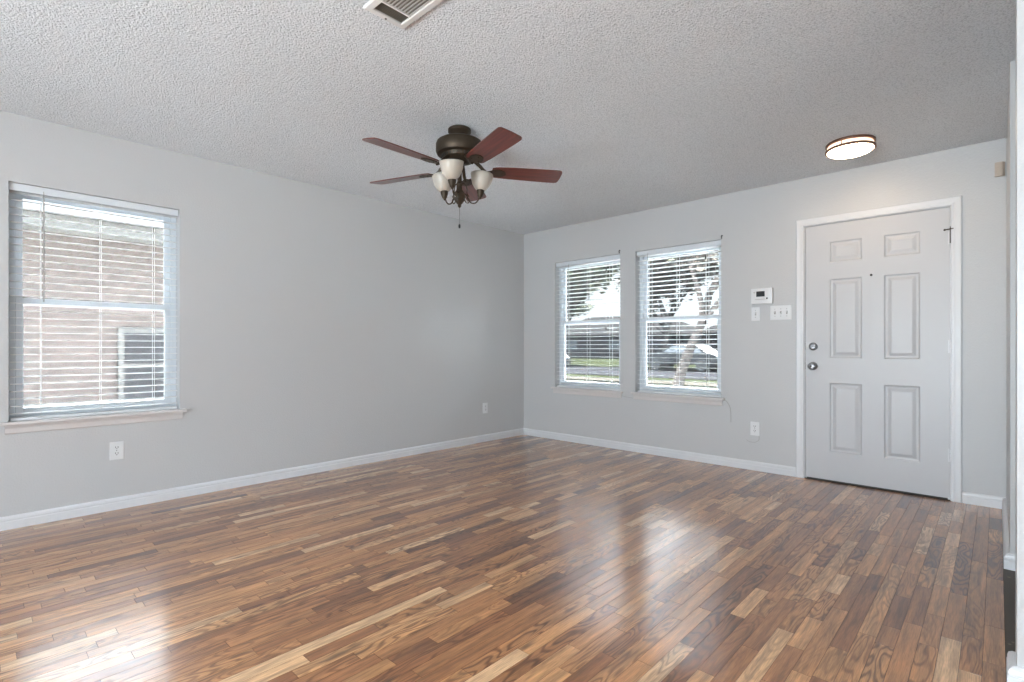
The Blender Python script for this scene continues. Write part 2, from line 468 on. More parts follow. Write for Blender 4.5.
# darker side passage floor beyond the right-hand opening, with its reducer strip
def tile_mat():
    m = mat('dark_speckled_floor', (.070, .055, .040), .55)
    t = m.node_tree; b = t.nodes['Principled BSDF']; tcn = t.nodes.new('ShaderNodeTexCoord')
    v = t.nodes.new('ShaderNodeTexVoronoi'); v.inputs['Scale'].default_value = 22
    r = t.nodes.new('ShaderNodeValToRGB'); r.color_ramp.elements[0].position = .10; r.color_ramp.elements[0].color = (.22, .17, .12, 1)
    r.color_ramp.elements[1].position = .16; r.color_ramp.elements[1].color = (.070, .055, .040, 1)
    t.links.new(tcn.outputs['Object'], v.inputs['Vector']); t.links.new(v.outputs['Distance'], r.inputs[0]); t.links.new(r.outputs[0], b.inputs['Base Color'])
    return m
bm = bmesh.new(); box(bm, XR-.0215, 2.5, 2.335, 3.445, -.002, .002)
struct(obj('floor', bm, tile_mat()), 'dark speckled floor strip in the opening at the right edge', 'floor')

# baseboards: stepped profile swept along the wall
BASE = [(0, 0), (.013, 0), (.013, .045), (.0105, .049), (.0105, .053), (.012, .056), (.010, .068), (.005, .076), (0, .078)]
def baseboard(name, path, label, inner_left=True, k=1.0):
    """path: floor polyline on the wall face; room lies to the left of the path when inner_left"""
    bm = bmesh.new(); P = [Vector((a, b, 0)) for a, b in path]
    s = 1 if inner_left else -1; k_ = k
    secs = []
    for i, p in enumerate(P):
        d0 = (P[i]-P[i-1]).normalized() if i > 0 else None
        d1 = (P[i+1]-P[i]).normalized() if i < len(P)-1 else None
        n0 = Vector((-d0.y, d0.x, 0))*s if d0 else None
        n1 = Vector((-d1.y, d1.x, 0))*s if d1 else None
        if n0 is None: n = n1
        elif n1 is None: n = n0
        else:
            n = (n0+n1); n = n / n.length_squared * 2 if n.length > 1e-6 else n0
        secs.append([bm.verts.new(p + n*a*k_ + Vector((0, 0, b))) for a, b in BASE])
    for a, b in zip(secs, secs[1:]):
        for k in range(len(BASE)):
            j = (k+1) % len(BASE)
            bm.faces.new((a[k], a[j], b[j], b[k]))
    bm.faces.new(secs[0]); bm.faces.new(list(reversed(secs[-1])))
    return struct(obj(name, bm, M['trim']), label, 'baseboard')
baseboard('baseboard_left', [(X0, YB), (X0, Y0)], 'white stepped baseboard along the left wall', False)
baseboard('baseboard_front', [(X0, Y0), (DX0-.062, Y0)], 'white stepped baseboard under the two front windows', False)
baseboard('baseboard_front', [(DX1+.062, Y0), (XR, Y0)], 'short white baseboard between the door and the right corner', False)
baseboard('baseboard_right', [(XR, Y0), (XR, 3.445), (2.5, 3.445)], 'white baseboard wrapping the projecting wall right of the door', False, 1.6)
baseboard('baseboard_near', [(2.5, 2.335), (XR, 2.335), (XR, 2.24), (XE, 2.24)], 'white baseboard wrapping the near wall end at the right edge', False, 1.6)
baseboard('baseboard_back', [(.3, YB), (XE, YB), (XE, 2.24)], 'baseboard behind the camera', True)

# ------------------------------------------------------------------ windows and blinds
def window(name, loc, rz, label):
    r = empty(name, loc, rz); struct(r, label, 'window')
    w = WW/2; h = WZ1-loc[2]; mid = .715 + (WZ0-loc[2])
    bm = bmesh.new(); ring_frame(bm, -w, w, 0, h, .032, .085, .15)
    obj('window_frame', bm, M['vinyl'], r)
    bm = bmesh.new(); ring_frame(bm, -w+.033, w-.033, mid-.02, h-.033, .034, .118, .142)
    us = obj('upper_sash', bm, M['vinyl'], r)
    bm = bmesh.new(); box(bm, -w+.068, w-.068, .128, .132, mid+.0145, h-.068); obj('pane', bm, M['glass'], us)
    bm = bmesh.new(); ring_frame(bm, -w+.033, w-.033, .033, mid+.022, .036, .090, .116)
    box(bm, -.05, .05, .082, .0895, mid+.004, mid+.02, .002)
    ls = obj('lower_sash', bm, M['vinyl'], r)
    bm = bmesh.new(); box(bm, -w+.07, w-.07, .101, .105, .070, mid-.0145); obj('pane', bm, M['glass'], ls)
    bm = bmesh.new(); box(bm, -w+.033, w-.033, .1465, .1475, .033, h-.033); obj('insect_screen', bm, M['screen'], r)
    # stool: nosing with horns plus the part running into the recess
    bm = bmesh.new()
    box(bm, -w-.036, w+.036, -.040, -.0005, -.020, 0, .006, seg=3)
    box(bm, -w+.001, w-.001, -.0005, .085, -.0195, -.0003)
    obj('window_sill', bm, M['stool'], r)
    bm = bmesh.new()
    xa, xb = -w-.016, w+.016
    prof = [(0, -.072), (-.006, -.072), (-.010, -.066), (-.012, -.040), (-.017, -.026), (-.017, -.0205), (0, -.0205)]
    A = [bm.verts.new((xa, y, z)) for y, z in prof]; B = [bm.verts.new((xb, y, z)) for y, z in prof]
    for i in range(len(prof)):
        j = (i+1) % len(prof); bm.faces.new((A[i], A[j], B[j], B[i]))
    bm.faces.new(A); bm.faces.new(list(reversed(B)))
    obj('apron', bm, M['stool'], r)
    return r

def blind(loc, rz, label, wand_x, cord_x, cordzs, tilt, taper=0):
    r = empty('window_blind', loc, rz); tag(r, label, 'window blind', 'horizontal blinds in the windows')
    w = WW/2 - .006; h = WZ1-loc[2]; yc = .053; dep = .050
    bm = bmesh.new(); box(bm, -w, w, .028, .080, h-.044, h-.001, .002)
    obj('headrail', bm, M['plastic'], r)
    bm = bmesh.new(); box(bm, -w-.003, w+.003, .020, .0265, h-.046, h-.002, .002, seg=2)
    obj('valance', bm, M['vinyl'], r)
    bm = bmesh.new(); n = 31; z0 = .040; z1 = h-.052
    rnd = random.Random(int(abs(loc[0])*1000)+5)
    for i in range(n):
        z = z0 + (z1-z0)*i/(n-1)
        tl = R(tilt + rnd.uniform(-1.2, 1.2)); sag = rnd.uniform(0, .0012)
        top, bot = [], []
        for k in range(5):
            u = (k/4-.5)*dep; crown = .0016*(1-(2*u/dep)**2)
            yy = yc + u*math.cos(tl); zz = z - u*math.sin(tl) + crown
            for lst, t_ in ((top, .0014), (bot, -.0014)):
                lst.append([bm.verts.new((x, yy, zz+t_-sag*(1-(x/w)**2))) for x in (-w+.002, -.15, .15, w-.002)])
        for k in range(4):
            for j in range(3):
                bm.faces.new((top[k][j], top[k][j+1], top[k+1][j+1], top[k+1][j]))
                bm.faces.new((bot[k][j], bot[k+1][j], bot[k+1][j+1], bot[k][j+1]))
        for j in range(3):
            bm.faces.new((top[0][j], bot[0][j], bot[0][j+1], top[0][j+1]))
            bm.faces.new((top[4][j], top[4][j+1], bot[4][j+1], bot[4][j]))
        for j in (0, 3):
            for k in range(4): bm.faces.new((top[k][j], top[k+1][j], bot[k+1][j], bot[k][j]))
    obj('slats', bm, M['slat'], r)
    bm = bmesh.new(); box(bm, -w+.002, w-.002, .029, .077, .0005, .017, .003, seg=2)
    obj('bottom_rail', bm, M['plastic'], r)
    for x in (-.29, .0, .29):
        bm = bmesh.new()
        for y in (.0255, .0805): tube(bm, [(x, y, h-.045), (x, y, .012)], .0016, 6)
        obj('ladder_cord', bm, M['plastic'], r)
    bm = bmesh.new(); tube(bm, [(wand_x, .012, h-.03), (wand_x, .004, h-.045), (wand_x, .002, h-.08), (wand_x, .002, h-.70)], [.002, .002, .0035, .0035], 6)
    obj('tilt_wand', bm, M['cable'], r)
    if cord_x is not None:
        bm = bmesh.new(); tube(bm, [(cord_x, .004, h-.05), (cord_x, .003, cordzs[1])], .0012, 6)
        pc = obj('pull_cord', bm, M['plastic'], r)
        for z in cordzs:
            bm = bmesh.new(); lathe(bm, [(0, .022), (.003, .021), (.0065, .008), (.007, -.012), (.004, -.02), (0, -.021)], 12, Matrix.Translation((cord_x, .003, z)))
            o = obj('cord_tassel', bm, M['blackm'], pc, smooth=True); o['label'] = 'small dark cord bead'
    return r

window('window_1', (X0, WL_C, WZ0), R(90), 'white framed single-hung window in the left wall')
window('window_2', (W1_C, Y0, FZ0), 0, 'white framed front window nearer the room corner')
window('window_3', (W2_C, Y0, FZ0), 0, 'white framed front window nearer the entry door')
blind((X0, WL_C, WZ0), R(90), 'white slatted blind in the large left wall window', -.28, None, None, -2)
blind((W1_C, Y0, FZ0), 0, 'white slatted blind in the front window beside the room corner', -.24, .26, (1.29, .66), 2)
blind((W2_C, Y0, FZ0), 0, 'white slatted blind in the front window nearer the door', -.30, .29, (1.29, .69), 2)

# hooks left in the wall above the front blinds
def hook(x, z, label):
    bm = bmesh.new()
    tube(bm, spline([(0, 0, .010), (0, -.010, .010), (0, -.016, .002), (0, -.014, -.012), (0, -.006, -.014), (0, -.004, -.008)], 5), .0032, 8)
    lathe(bm, [(0, 0), (.007, 0), (.007, .002), (0, .002)], 12, Matrix.Translation((0, 0, .010)) @ Matrix.Rotation(R(90), 4, 'X'))
    o = obj('wall_hook', bm, M['blackm'], smooth=True); o.location = (x, Y0, z)
    tag(o, label, 'hook', 'small dark hooks above the front blinds')
hook(-1.813, 2.060, 'tiny black hook above the right end of the blind nearer the door')
hook(-2.872, 2.062, 'tiny grey hook above the right end of the blind beside the corner')

# ------------------------------------------------------------------ entry door
def entry_door():
    w, h, t = (DX1-DX0)-.007, DZ-.018, .044
    bm = bmesh.new()
    px = [(.168, .388), (.520, .737)]                      # panel columns from the slab's left edge
    pz = [(.222, .772), (.962, 1.590), (1.720, 1.886)]     # panel rows
    xs = sorted([0, w] + [a for p in px for a in p]); zs = sorted([0, h] + [a for p in pz for a in p])
    for i in range(len(xs)-1):
        for k in range(len(zs)-1):
            x0, x1, z0, z1 = xs[i], xs[i+1], zs[k], zs[k+1]
            if (x0, x1) in px and (z0, z1) in pz:
                rings = []
                for ins, d in ((0, 0), (.004, .001), (.011, .0085), (.019, .0095), (.024, .0095), (.046, .0025), (.050, .002)):
                    rings.append([bm.verts.new(v) for v in ((x0+ins, d, z0+ins), (x1-ins, d, z0+ins), (x1-ins, d, z1-ins), (x0+ins, d, z1-ins))])
                for a, b in zip(rings, rings[1:]):
                    for q in range(4): bm.faces.new((a[q], a[(q+1) % 4], b[(q+1) % 4], b[q]))
                bm.faces.new(rings[-1])
            else:
                bm.faces.new([bm.verts.new(v) for v in ((x0, 0, z0), (x1, 0, z0), (x1, 0, z1), (x0, 0, z1))])
    bm.faces.new([bm.verts.new(v) for v in ((0, t, 0), (w, t, 0), (w, t, h), (0, t, h))])
    for a, b in (((0, 0), (0, h)), ((w, 0), (w, h)), ((0, 0), (w, 0)), ((0, h), (w, h))):
        bm.faces.new([bm.verts.new(v) for v in ((a[0], 0, a[1]), (b[0], 0, b[1]), (b[0], t, b[1]), (a[0], t, a[1]))])
    bmesh.ops.remove_doubles(bm, verts=bm.verts, dist=1e-5)
    d = obj('door_1', bm, M['door']); d.location = (DX0+.0045, Y0+.002, .014)
    struct(d, 'white six-panel entry door with two silver locks', 'door')
    # deadbolt
    RX = Matrix.Rotation(R(90), 4, 'X')
    bm = bmesh.new(); lathe(bm, [(0, 0), (.031, 0), (.032, .004), (.028, .012), (.017, .016), (.017, .022), (0, .023)], 28, Matrix.Translation((.056, 0, 1.056)) @ RX)
    db = obj('deadbolt', bm, M['chrome'], d, smooth='auto')
    bm = bmesh.new(); box(bm, .056-.016, .056+.016, -.036, -.0225, 1.051, 1.061, .003, seg=2); obj('thumb_turn', bm, M['chrome'], db)
    bm = bmesh.new(); lathe(bm, [(0, 0), (.032, 0), (.033, .005), (.024, .010), (.013, .014), (.012, .030), (.020, .036), (.027, .046), (.0285, .056), (.024, .066), (.012, .070), (0, .070)], 28, Matrix.Translation((.056, 0, .899)) @ RX)
    kb = obj('door_knob', bm, M['chrome'], d, smooth='auto')
    bm = bmesh.new(); lathe(bm, [(0, 0), (.007, 0), (.007, .003), (0, .004)], 16, Matrix.Translation((.056, -.070, .899)) @ RX); obj('lock_button', bm, M['slot'], kb)
    bm = bmesh.new(); lathe(bm, [(0, 0), (.0085, 0), (.0085, .003), (.005, .004), (0, .002)], 18, Matrix.Translation((.444, 0, 1.596)) @ RX); obj('peephole', bm, M['slot'], d)
    # latch edge hardware
    for z in (1.056, .899):
        bm = bmesh.new(); box(bm, -.0038, -.0002, .004, .03, z-.028, z+.028); obj('latch_plate', bm, M['bronze'], d)
    bm = bmesh.new(); box(bm, .002, w-.002, .006, .040, -.0125, -.0005); obj('door_sweep', bm, M['slot'], d)
    for z, top in ((1.812, True), (1.055, False), (.300, False)):
        bm = bmesh.new()
        x = w + .002
        for k in range(3):
            lathe(bm, [(0, 0), (.0062, .0006), (.0062, .0288), (0, .0294)], 12, Matrix.Translation((x, -.0055, z-.045+k*.030)))
        box(bm, x-.012, x-.001, -.0012, .001, z-.045, z+.045); box(bm, x+.001, x+.010, -.0012, .001, z-.045, z+.045)
        hg = obj('hinge', bm, M['trim'], d, smooth='auto')
        if top:
            hg['label'] = 'upper hinge with a dark pin stop'
            bm = bmesh.new(); tube(bm, [(x-.030, -.010, z+.056), (x+.018, -.012, z+.060)], .0042, 8)
            tube(bm, [(x, -.0122, z-.040), (x, -.0122, z+.075)], .0026, 8)
            lathe(bm, [(0, 0), (.007, .001), (.007, .006), (0, .007)], 12, Matrix.Translation((x-.030, -.006, z+.056)) @ RX)
            obj('hinge_pin_stop', bm, M['bronze'], hg)
    return d
entry_door()

def casing():
    # flat stock with a stepped outer bead, mitred round the opening
    prof = [(0, 0), (0, -.009), (.004, -.012), (.018, -.012), (.022, -.0145), (.050, -.0165), (.055, -.014), (.057, -.009), (.057, 0)]
    bm = bmesh.new()
    x0, x1, zt = DX0-.004, DX1+.004, DZ+.004
    secs = []
    for (px_, pz_, dx, dz) in ((x0, 0, -1, 0), (x0, zt, -1, 1), (x1, zt, 1, 1), (x1, 0, 1, 0)):
        secs.append([bm.verts.new((px_+dx*o, Y0+y, pz_+dz*o)) for o, y in prof])
    for a, b in zip(secs, secs[1:]):
        for k in range(len(prof)):
            j = (k+1) % len(prof); bm.faces.new((a[k], a[j], b[j], b[k]))
    bm.faces.new(secs[0]); bm.faces.new(list(reversed(secs[-1])))
    struct(obj('trim_1', bm, M['trim']), 'white moulded casing around the entry door', 'trim')
    bm = bmesh.new(); e = .0005
    box(bm, DX0-.019, DX0, Y0+e, Y0+TW-.002, 0, DZ); box(bm, DX1, DX1+.019, Y0+e, Y0+TW-.002, 0, DZ); box(bm, DX0-.019, DX1+.019, Y0+e, Y0+TW-.002, DZ, DZ+.019)
    box(bm, DX0, DX0+.012, Y0+.050, Y0+.085, 0, DZ); box(bm, DX1-.012, DX1, Y0+.050, Y0+.085, 0, DZ); box(bm, DX0, DX1, Y0+.050, Y0+.085, DZ-.012, DZ)
    struct(obj('trim_2', bm, M['trim']), 'white jamb and stops of the entry door', 'trim')
    bm = bmesh.new(); box(bm, DX0, DX1, Y0-.012, Y0+.14, -.001, .007, .002)
    struct(obj('trim_3', bm, M['threshold']), 'dark metal threshold under the entry door', 'trim')
    for i, x in enumerate((DX0+.002, DX1-.014)):
        bm = bmesh.new(); box(bm, x, x+.014, Y0-.010, Y0+.001, .0072, .020, .002)
        struct(obj('trim_%d' % (4+i), bm, M['trim']), ('small white block at the foot of the %s door jamb' % ('left', 'right')[i]), 'trim')
casing()

# ------------------------------------------------------------------ wall plates
def plate(bm, w, h):
    """bevelled cover plate on the wall, local -y into the room"""
    box(bm, -w/2, w/2, -.0055, 0, -h/2, h/2, .003, seg=2)
def outlet(loc, rz, label):
    bm = bmesh.new(); plate(bm, .074, .118)
    o = obj('wall_outlet', bm, M['plastic']); o.location = loc; o.rotation_euler = (0, 0, rz)
    tag(o, label, 'wall outlet', 'duplex wall outlets')
    for dz in (.0195, -.0195):
        bm = bmesh.new()
        n = 24; rg = []
        for y in (-.0056, -.0085):
            rg.append([bm.verts.new((.0172*math.cos(2*PI*i/n), y, dz+max(-.0135, min(.0135, .0172*math.sin(2*PI*i/n))))) for i in range(n)])
        for i in range(n): bm.faces.new((rg[0][i], rg[0][(i+1) % n], rg[1][(i+1) % n], rg[1][i]))
        bm.faces.new(rg[1]); bm.faces.new(list(reversed(rg[0])))
        rc = obj('receptacle', bm, M['plastic'], o)
        bm = bmesh.new()
        for x in (-.0065, .0065): box(bm, x-.0015, x+.0015, -.0093, -.0086, dz-.001, dz+.009)
        lathe(bm, [(0, 0), (.0026, 0), (.0026, .0007), (0, .0007)], 12, Matrix.Translation((0, -.0086, dz-.0065)) @ Matrix.Rotation(R(90), 4, 'X'))
        obj('slots', bm, M['slot'], rc)
    bm = bmesh.new(); lathe(bm, [(0, 0), (.0032, 0), (.0028, .0012), (0, .0014)], 12, Matrix.Translation((0, -.0056, 0)) @ Matrix.Rotation(R(90), 4, 'X')); obj('screw', bm, M['chrome'], o)
outlet((X0, .692, .386), R(90), 'white outlet below the left wall window')
outlet((X0, 4.04, .377), R(90), 'small white outlet on the left wall near the far corner')
outlet((-1.529, Y0, .360), 0, 'white outlet low on the wall left of the door')

def switch(loc, w, h, toggles, label):
    bm = bmesh.new(); plate(bm, w, h)
    o = obj('light_switch', bm, M['plastic']); o.location = loc
    tag(o, label, 'light switch')
    for x, up in toggles:
        bm = bmesh.new(); box(bm, x-.0055, x+.0055, -.0066, -.0056, -.0125, .0125)
        bz = obj('toggle_slot', bm, M['cable'], o)
        bm = bmesh.new(); box(bm, -.0045, .0045, -.016, 0, -.004, .004, .0015, Matrix.Translation((x, -.0066, 0)) @ Matrix.Rotation(R(28 if up else -28), 4, 'X'))
        obj('toggle', bm, M['plastic'], o)
        for z in (.03, -.03):
            bm = bmesh.new(); lathe(bm, [(0, 0), (.003, 0), (.0026, .0012), (0, .0014)], 10, Matrix.Translation((x, -.0055, z)) @ Matrix.Rotation(R(90), 4, 'X'))
            obj('screw', bm, M['chrome'], o)
switch((-1.523, Y0, 1.352), .070, .118, [(0, False)], 'single white switch plate directly under the thermostat')
switch((-1.322, Y0, 1.355), .166, .122, [(-.046, False), (0, True), (.046, False)], 'wide three-gang white switch plate beside the door casing')

def thermostat():
    bm = bmesh.new(); box(bm, -.086, .086, -.034, 0, -.066, .066, .006, seg=2)
    o = obj('thermostat', bm, M['plastic'], smooth='auto'); o.location = (-1.466, Y0, 1.502)
    tag(o, 'white thermostat with a dark rectangular display above the switches', 'thermostat')
    bm = bmesh.new(); box(bm, -.042, .026, -.0355, -.0341, -.006, .040, .0006); obj('display', bm, M['lcd'], o)
    bm = bmesh.new()
    for i in range(3): box(bm, -.012+i*.009, -.008+i*.009, -.0362, -.0356, .008, .026)
    bm2 = bmesh.new(); box(bm2, .038, .050, -.0362, -.0341, -.030, -.016, .001); obj('button', bm2, M['slot'], o)['label'] = 'dark square button'
    bm.free()
    bm = bmesh.new(); box(bm, -.066, -.050, -.0352, -.0341, .030, .034); box(bm, -.060, -.056, -.0352, -.0341, .024, .034); obj('logo', bm, M['cable'], o)['label'] = 'tiny grey printed mark'
    bm = bmesh.new(); box(bm, -.05, .03, -.0348, -.0341, -.030, -.027); obj('cover_line', bm, M['cable'], o)
thermostat()

def sensor():
    # small box set in the corner, one face to the room and one turned to the right
    bm = bmesh.new()
    foot = [(-.045, 0), (-.045, -.030), (.000, -.034), (.017, -.014), (.017, 0)]
    a = [bm.verts.new((x, y, -.056)) for x, y in foot]; b = [bm.verts.new((x, y, .056)) for x, y in foot]
    for i in range(5): bm.faces.new((a[i], a[(i+1) % 5], b[(i+1) % 5], b[i]))
    bm.faces.new(list(reversed(a))); bm.faces.new(b)
    bmesh.ops.bevel(bm, geom=list(bm.edges), offset=.003, segments=2, affect='EDGES')
    o = obj('motion_sensor', bm, M['beige'], smooth='auto'); o.location = (.022, Y0, 2.238); o.scale = (.8, .8, .82)
    tag(o, 'small beige sensor box high in the corner right of the door', 'sensor')
    bm = bmesh.new(); box(bm, -.034, -.008, -.0356, -.033, -.028, .014, .001, Matrix.Rotation(R(-4), 4, 'Z')); obj('lens', bm, M['beige'], o)
sensor()

# thin cables on the door wall
def cable(pts, rad, label):
    bm = bmesh.new(); tube(bm, spline(pts, 8), rad, 8)
    o = obj('cable', bm, M['cable'], smooth=True); tag(o, label, 'cable')
yw = Y0-.0032
cable([(-1.787, Y0-.022, .588), (-1.772, yw-.008, .584), (-1.755, yw, .556), (-1.738, yw, .520), (-1.733, yw, .46), (-1.733, yw, .395)], .0022, 'thin grey cable hanging from the right end of the front sill')
cable([(-1.496, yw, .300), (-1.494, yw, .285), (-1.50, yw, .262), (-1.53, yw, .243), (-1.57, yw, .243), (-1.60, yw, .256)], .0020, 'short loop of grey wire below the outlet left of the door')
cable([(-2.846, yw, .560), (-2.80, yw, .552), (-2.75, yw, .548), (-2.716, yw, .545)], .0022, 'thin wire run on the wall between the two front sills')

# ------------------------------------------------------------------ ceiling fan
def ceiling_fan():
    FX, FY = -2.47, 2.144
    r = empty('ceiling_fan', (FX, FY, H))
    tag(r, 'bronze ceiling fan with five cherry blades and three glass shades', 'ceiling fan')
    bm = bmesh.new(); lathe(bm, [(0, 0), (.066, 0), (.072, -.006), (.072, -.022), (.064, -.030), (.054, -.040), (.054, -.076), (0, -.076)], 40)
    obj('canopy', bm, M['bronze'], r, smooth='auto')
    bm = bmesh.new()
    lathe(bm, [(0, -.072), (.088, -.072), (.124, -.077), (.142, -.088), (.148, -.104), (.148, -.146), (.140, -.164), (.112, -.170), (.106, -.190), (.090, -.202), (.060, -.208), (0, -.208)], 48)
    mt = obj('motor_housing', bm, M['bronze'], r, smooth='auto')
    bm = bmesh.new()
    for i in range(30):
        a = 2*PI*i/30
        box(bm, -.0035, .0035, -.0025, .0025, -.0075, .0075, .001, Matrix.Rotation(a, 4, 'Z') @ Matrix.Translation((.1095, 0, -.180)) )
    obj('vent_slots', bm, M['slot'], mt)
    for k in range(5):
        th = 6 + 72*k
        A = Matrix.Rotation(R(90 + YAW - th), 4, 'Z')
        piv = Matrix.Translation((0, 0, -.258)) @ Matrix.Rotation(R(-12), 4, 'X')
        bm = bmesh.new()
        # outline: root at .205, tip at .66
        prof = [(.205, .050), (.225, .058), (.30, .064), (.45, .070), (.58, .0735), (.635, .0735), (.650, .069), (.658, .058), (.660, .040), (.662, 0)]
        ol = [(x, y) for x, y in prof] + [(x, -y) for x, y in reversed(prof[:-1])]
        t1 = [bm.verts.new((x, y, .003)) for x, y in ol]; t0 = [bm.verts.new((x, y, -.003)) for x, y in ol]
        bm.faces.new(t1); bm.faces.new(list(reversed(t0)))
        for i in range(len(ol)):
            j = (i+1) % len(ol); bm.faces.new((t0[i], t0[j], t1[j], t1[i]))
        b = obj('blade', bm, M['blade'], r); b.matrix_local = A @ piv
        # blade iron: flared plate under the blade, with arm up to the motor
        bm = bmesh.new()
        pl = [(.170, .012), (.195, .022), (.212, .036), (.235, .042), (.262, .038), (.285, .026), (.296, .010), (.298, 0)]
        ol = pl + [(x, -y) for x, y in reversed(pl[:-1])]
        t1 = [bm.verts.new((x, y, -.0032)) for x, y in ol]; t0 = [bm.verts.new((x, y, -.0085)) for x, y in ol]
        bm.faces.new(t1); bm.faces.new(list(reversed(t0)))
        for i in range(len(ol)):
            j = (i+1) % len(ol); bm.faces.new((t0[i], t0[j], t1[j], t1[i]))
        for (x, y) in ((.225, .022), (.225, -.022), (.272, 0)):
            lathe(bm, [(.005, 0), (.005, -.002), (.003, -.0035), (0, -.004)], 10, Matrix.Translation((x, y, -.0084)))
        for v in bm.verts: v.co = piv @ v.co
        tube(bm, spline([(.080, 0, -.186), (.105, 0, -.205), (.13, 0, -.226), (.155, 0, -.252), (.185, 0, -.270)], 5), [.012]*9+[.011]*8+[.009]*4, 10)
        ir = obj('blade_iron', bm, M['bronze'], r, smooth='auto'); ir.matrix_local = A
    # light kit
    bm = bmesh.new()
    lathe(bm, [(0, -.190), (.045, -.190), (.050, -.200), (.046, -.214), (.022, -.224), (.014, -.236), (.014, -.345), (.020, -.352), (.016, -.362), (.020, -.385), (.031, -.400), (.037, -.425), (.032, -.450), (.018, -.470), (.010, -.478), (.012, -.484), (.008, -.492), (0, -.500)], 28)
    obj('light_stem', bm, M['bronze'], r, smooth='auto')
    for th in (61, 192, 312):
        A = Matrix.Rotation(R(90 + YAW - th), 4, 'Z')
        bm = bmesh.new()
        # main S arm and a small scroll
        tube(bm, spline([(.030, 0, -.400), (.050, 0, -.412), (.062, 0, -.440), (.082, 0, -.455), (.108, 0, -.452), (.128, 0, -.432), (.138, 0, -.405)], 5), .0042, 8)
        tube(bm, spline([(.034, 0, -.440), (.046, 0, -.458), (.062, 0, -.456), (.068, 0, -.440), (.058, 0, -.428), (.050, 0, -.436)], 5), .0034, 8)
        tube(bm, spline([(.014, 0, -.345), (.030, 0, -.340), (.044, 0, -.352), (.050, 0, -.375), (.052, 0, -.400), (.066, 0, -.418)], 5), .0034, 8)
        sa = obj('scroll_arm', bm, M['bronze'], r, smooth=True); sa.matrix_local = A
        S = Matrix.Translation((.142, 0, 0)) @ Matrix.Translation((0, 0, -.41)) @ Matrix.Rotation(R(6), 4, 'Y') @ Matrix.Translation((0, 0, .41))
        bm = bmesh.new(); lathe(bm, [(0, -.422), (.006, -.422), (.009, -.412), (.016, -.405), (.018, -.396), (.023, -.384), (.025, -.366), (.021, -.362), (0, -.362)], 24, S)
        sh_h = obj('shade_holder', bm, M['bronze'], r, smooth='auto'); sh_h.matrix_local = A
        bm = bmesh.new()
        outp = [(.020, -.366), (.032, -.361), (.045, -.348), (.058, -.325), (.067, -.298), (.071, -.274), (.0735, -.262)]
        lathe(bm, outp + [(r_-.003, z_) for r_, z_ in reversed(outp)], 36, S, cap=False)
        gs = obj('glass_shade', bm, M['shade'], r, smooth=True); gs.matrix_local = A
        bm = bmesh.new(); lathe(bm, [(0, -.355), (.012, -.352), (.013, -.335), (.026, -.308), (.028, -.292), (.020, -.276), (0, -.270)], 20, S)
        bl = obj('bulb', bm, M['plastic'], gs, smooth=True)
    # pull chain with dark fob
    bm = bmesh.new()
    z = -.500
    for i in range(24): 
        bmesh.ops.create_icosphere(bm, subdivisions=1, radius=.0021, matrix=Matrix.Translation((0, 0, z-.0042*i)))
    tube(bm, [(0, 0, -.498), (0, 0, -.600)], .0007, 5)
    pc = obj('pull_chain', bm, M['chrome'], r)
    bm = bmesh.new(); lathe(bm, [(0, -.598), (.004, -.600), (.0065, -.606), (.0065, -.620), (.003, -.626), (0, -.627)], 14)
    obj('chain_fob', bm, M['blackm'], pc, smooth=True)
    return r
ceiling_fan()

# ------------------------------------------------------------------ flush ceiling light
def flush_light():
    r = empty('ceiling_light', (-.722, 4.085, H)); r.scale = (.84, .84, .9)
    tag(r, 'lit round flush ceiling light with bronze rings near the entry door', 'ceiling light')
    bm = bmesh.new(); lathe(bm, [(0, 0), (.166, 0), (.170, -.004), (.170, -.018), (.163, -.020), (0, -.020)], 56)
    obj('base_ring', bm, M['ring'], r, smooth='auto')
    bm = bmesh.new(); lathe(bm, [(.155, -.0205), (.158, -.024), (.158, -.058)], 56, cap=False)
    obj('side_glass', bm, M['opal_side'], r, smooth=True)
    bm = bmesh.new(); lathe(bm, [(.158, -.0585), (.157, -.064), (.148, -.072), (.125, -.080), (.085, -.086), (.040, -.089), (0, -.090)], 56, cap=False)
    obj('diffuser', bm, M['opal'], r, smooth=True)
    bm = bmesh.new(); lathe(bm, [(.1585, -.044), (.169, -.044), (.173, -.047), (.173, -.059), (.169, -.062), (.1585, -.062), (.1585, -.044)], 56, cap=False)
    obj('band_ring', bm, M['ring'], r, smooth='auto')
    for k in range(3):
        a = R(20 + 120*k)
        bm = bmesh.new(); tube(bm, [(.1655*math.cos(a), .1655*math.sin(a), -.018), (.1655*math.cos(a), .1655*math.sin(a), -.058)], .0035, 8)
        obj('post', bm, M['ring'], r)
flush_light()

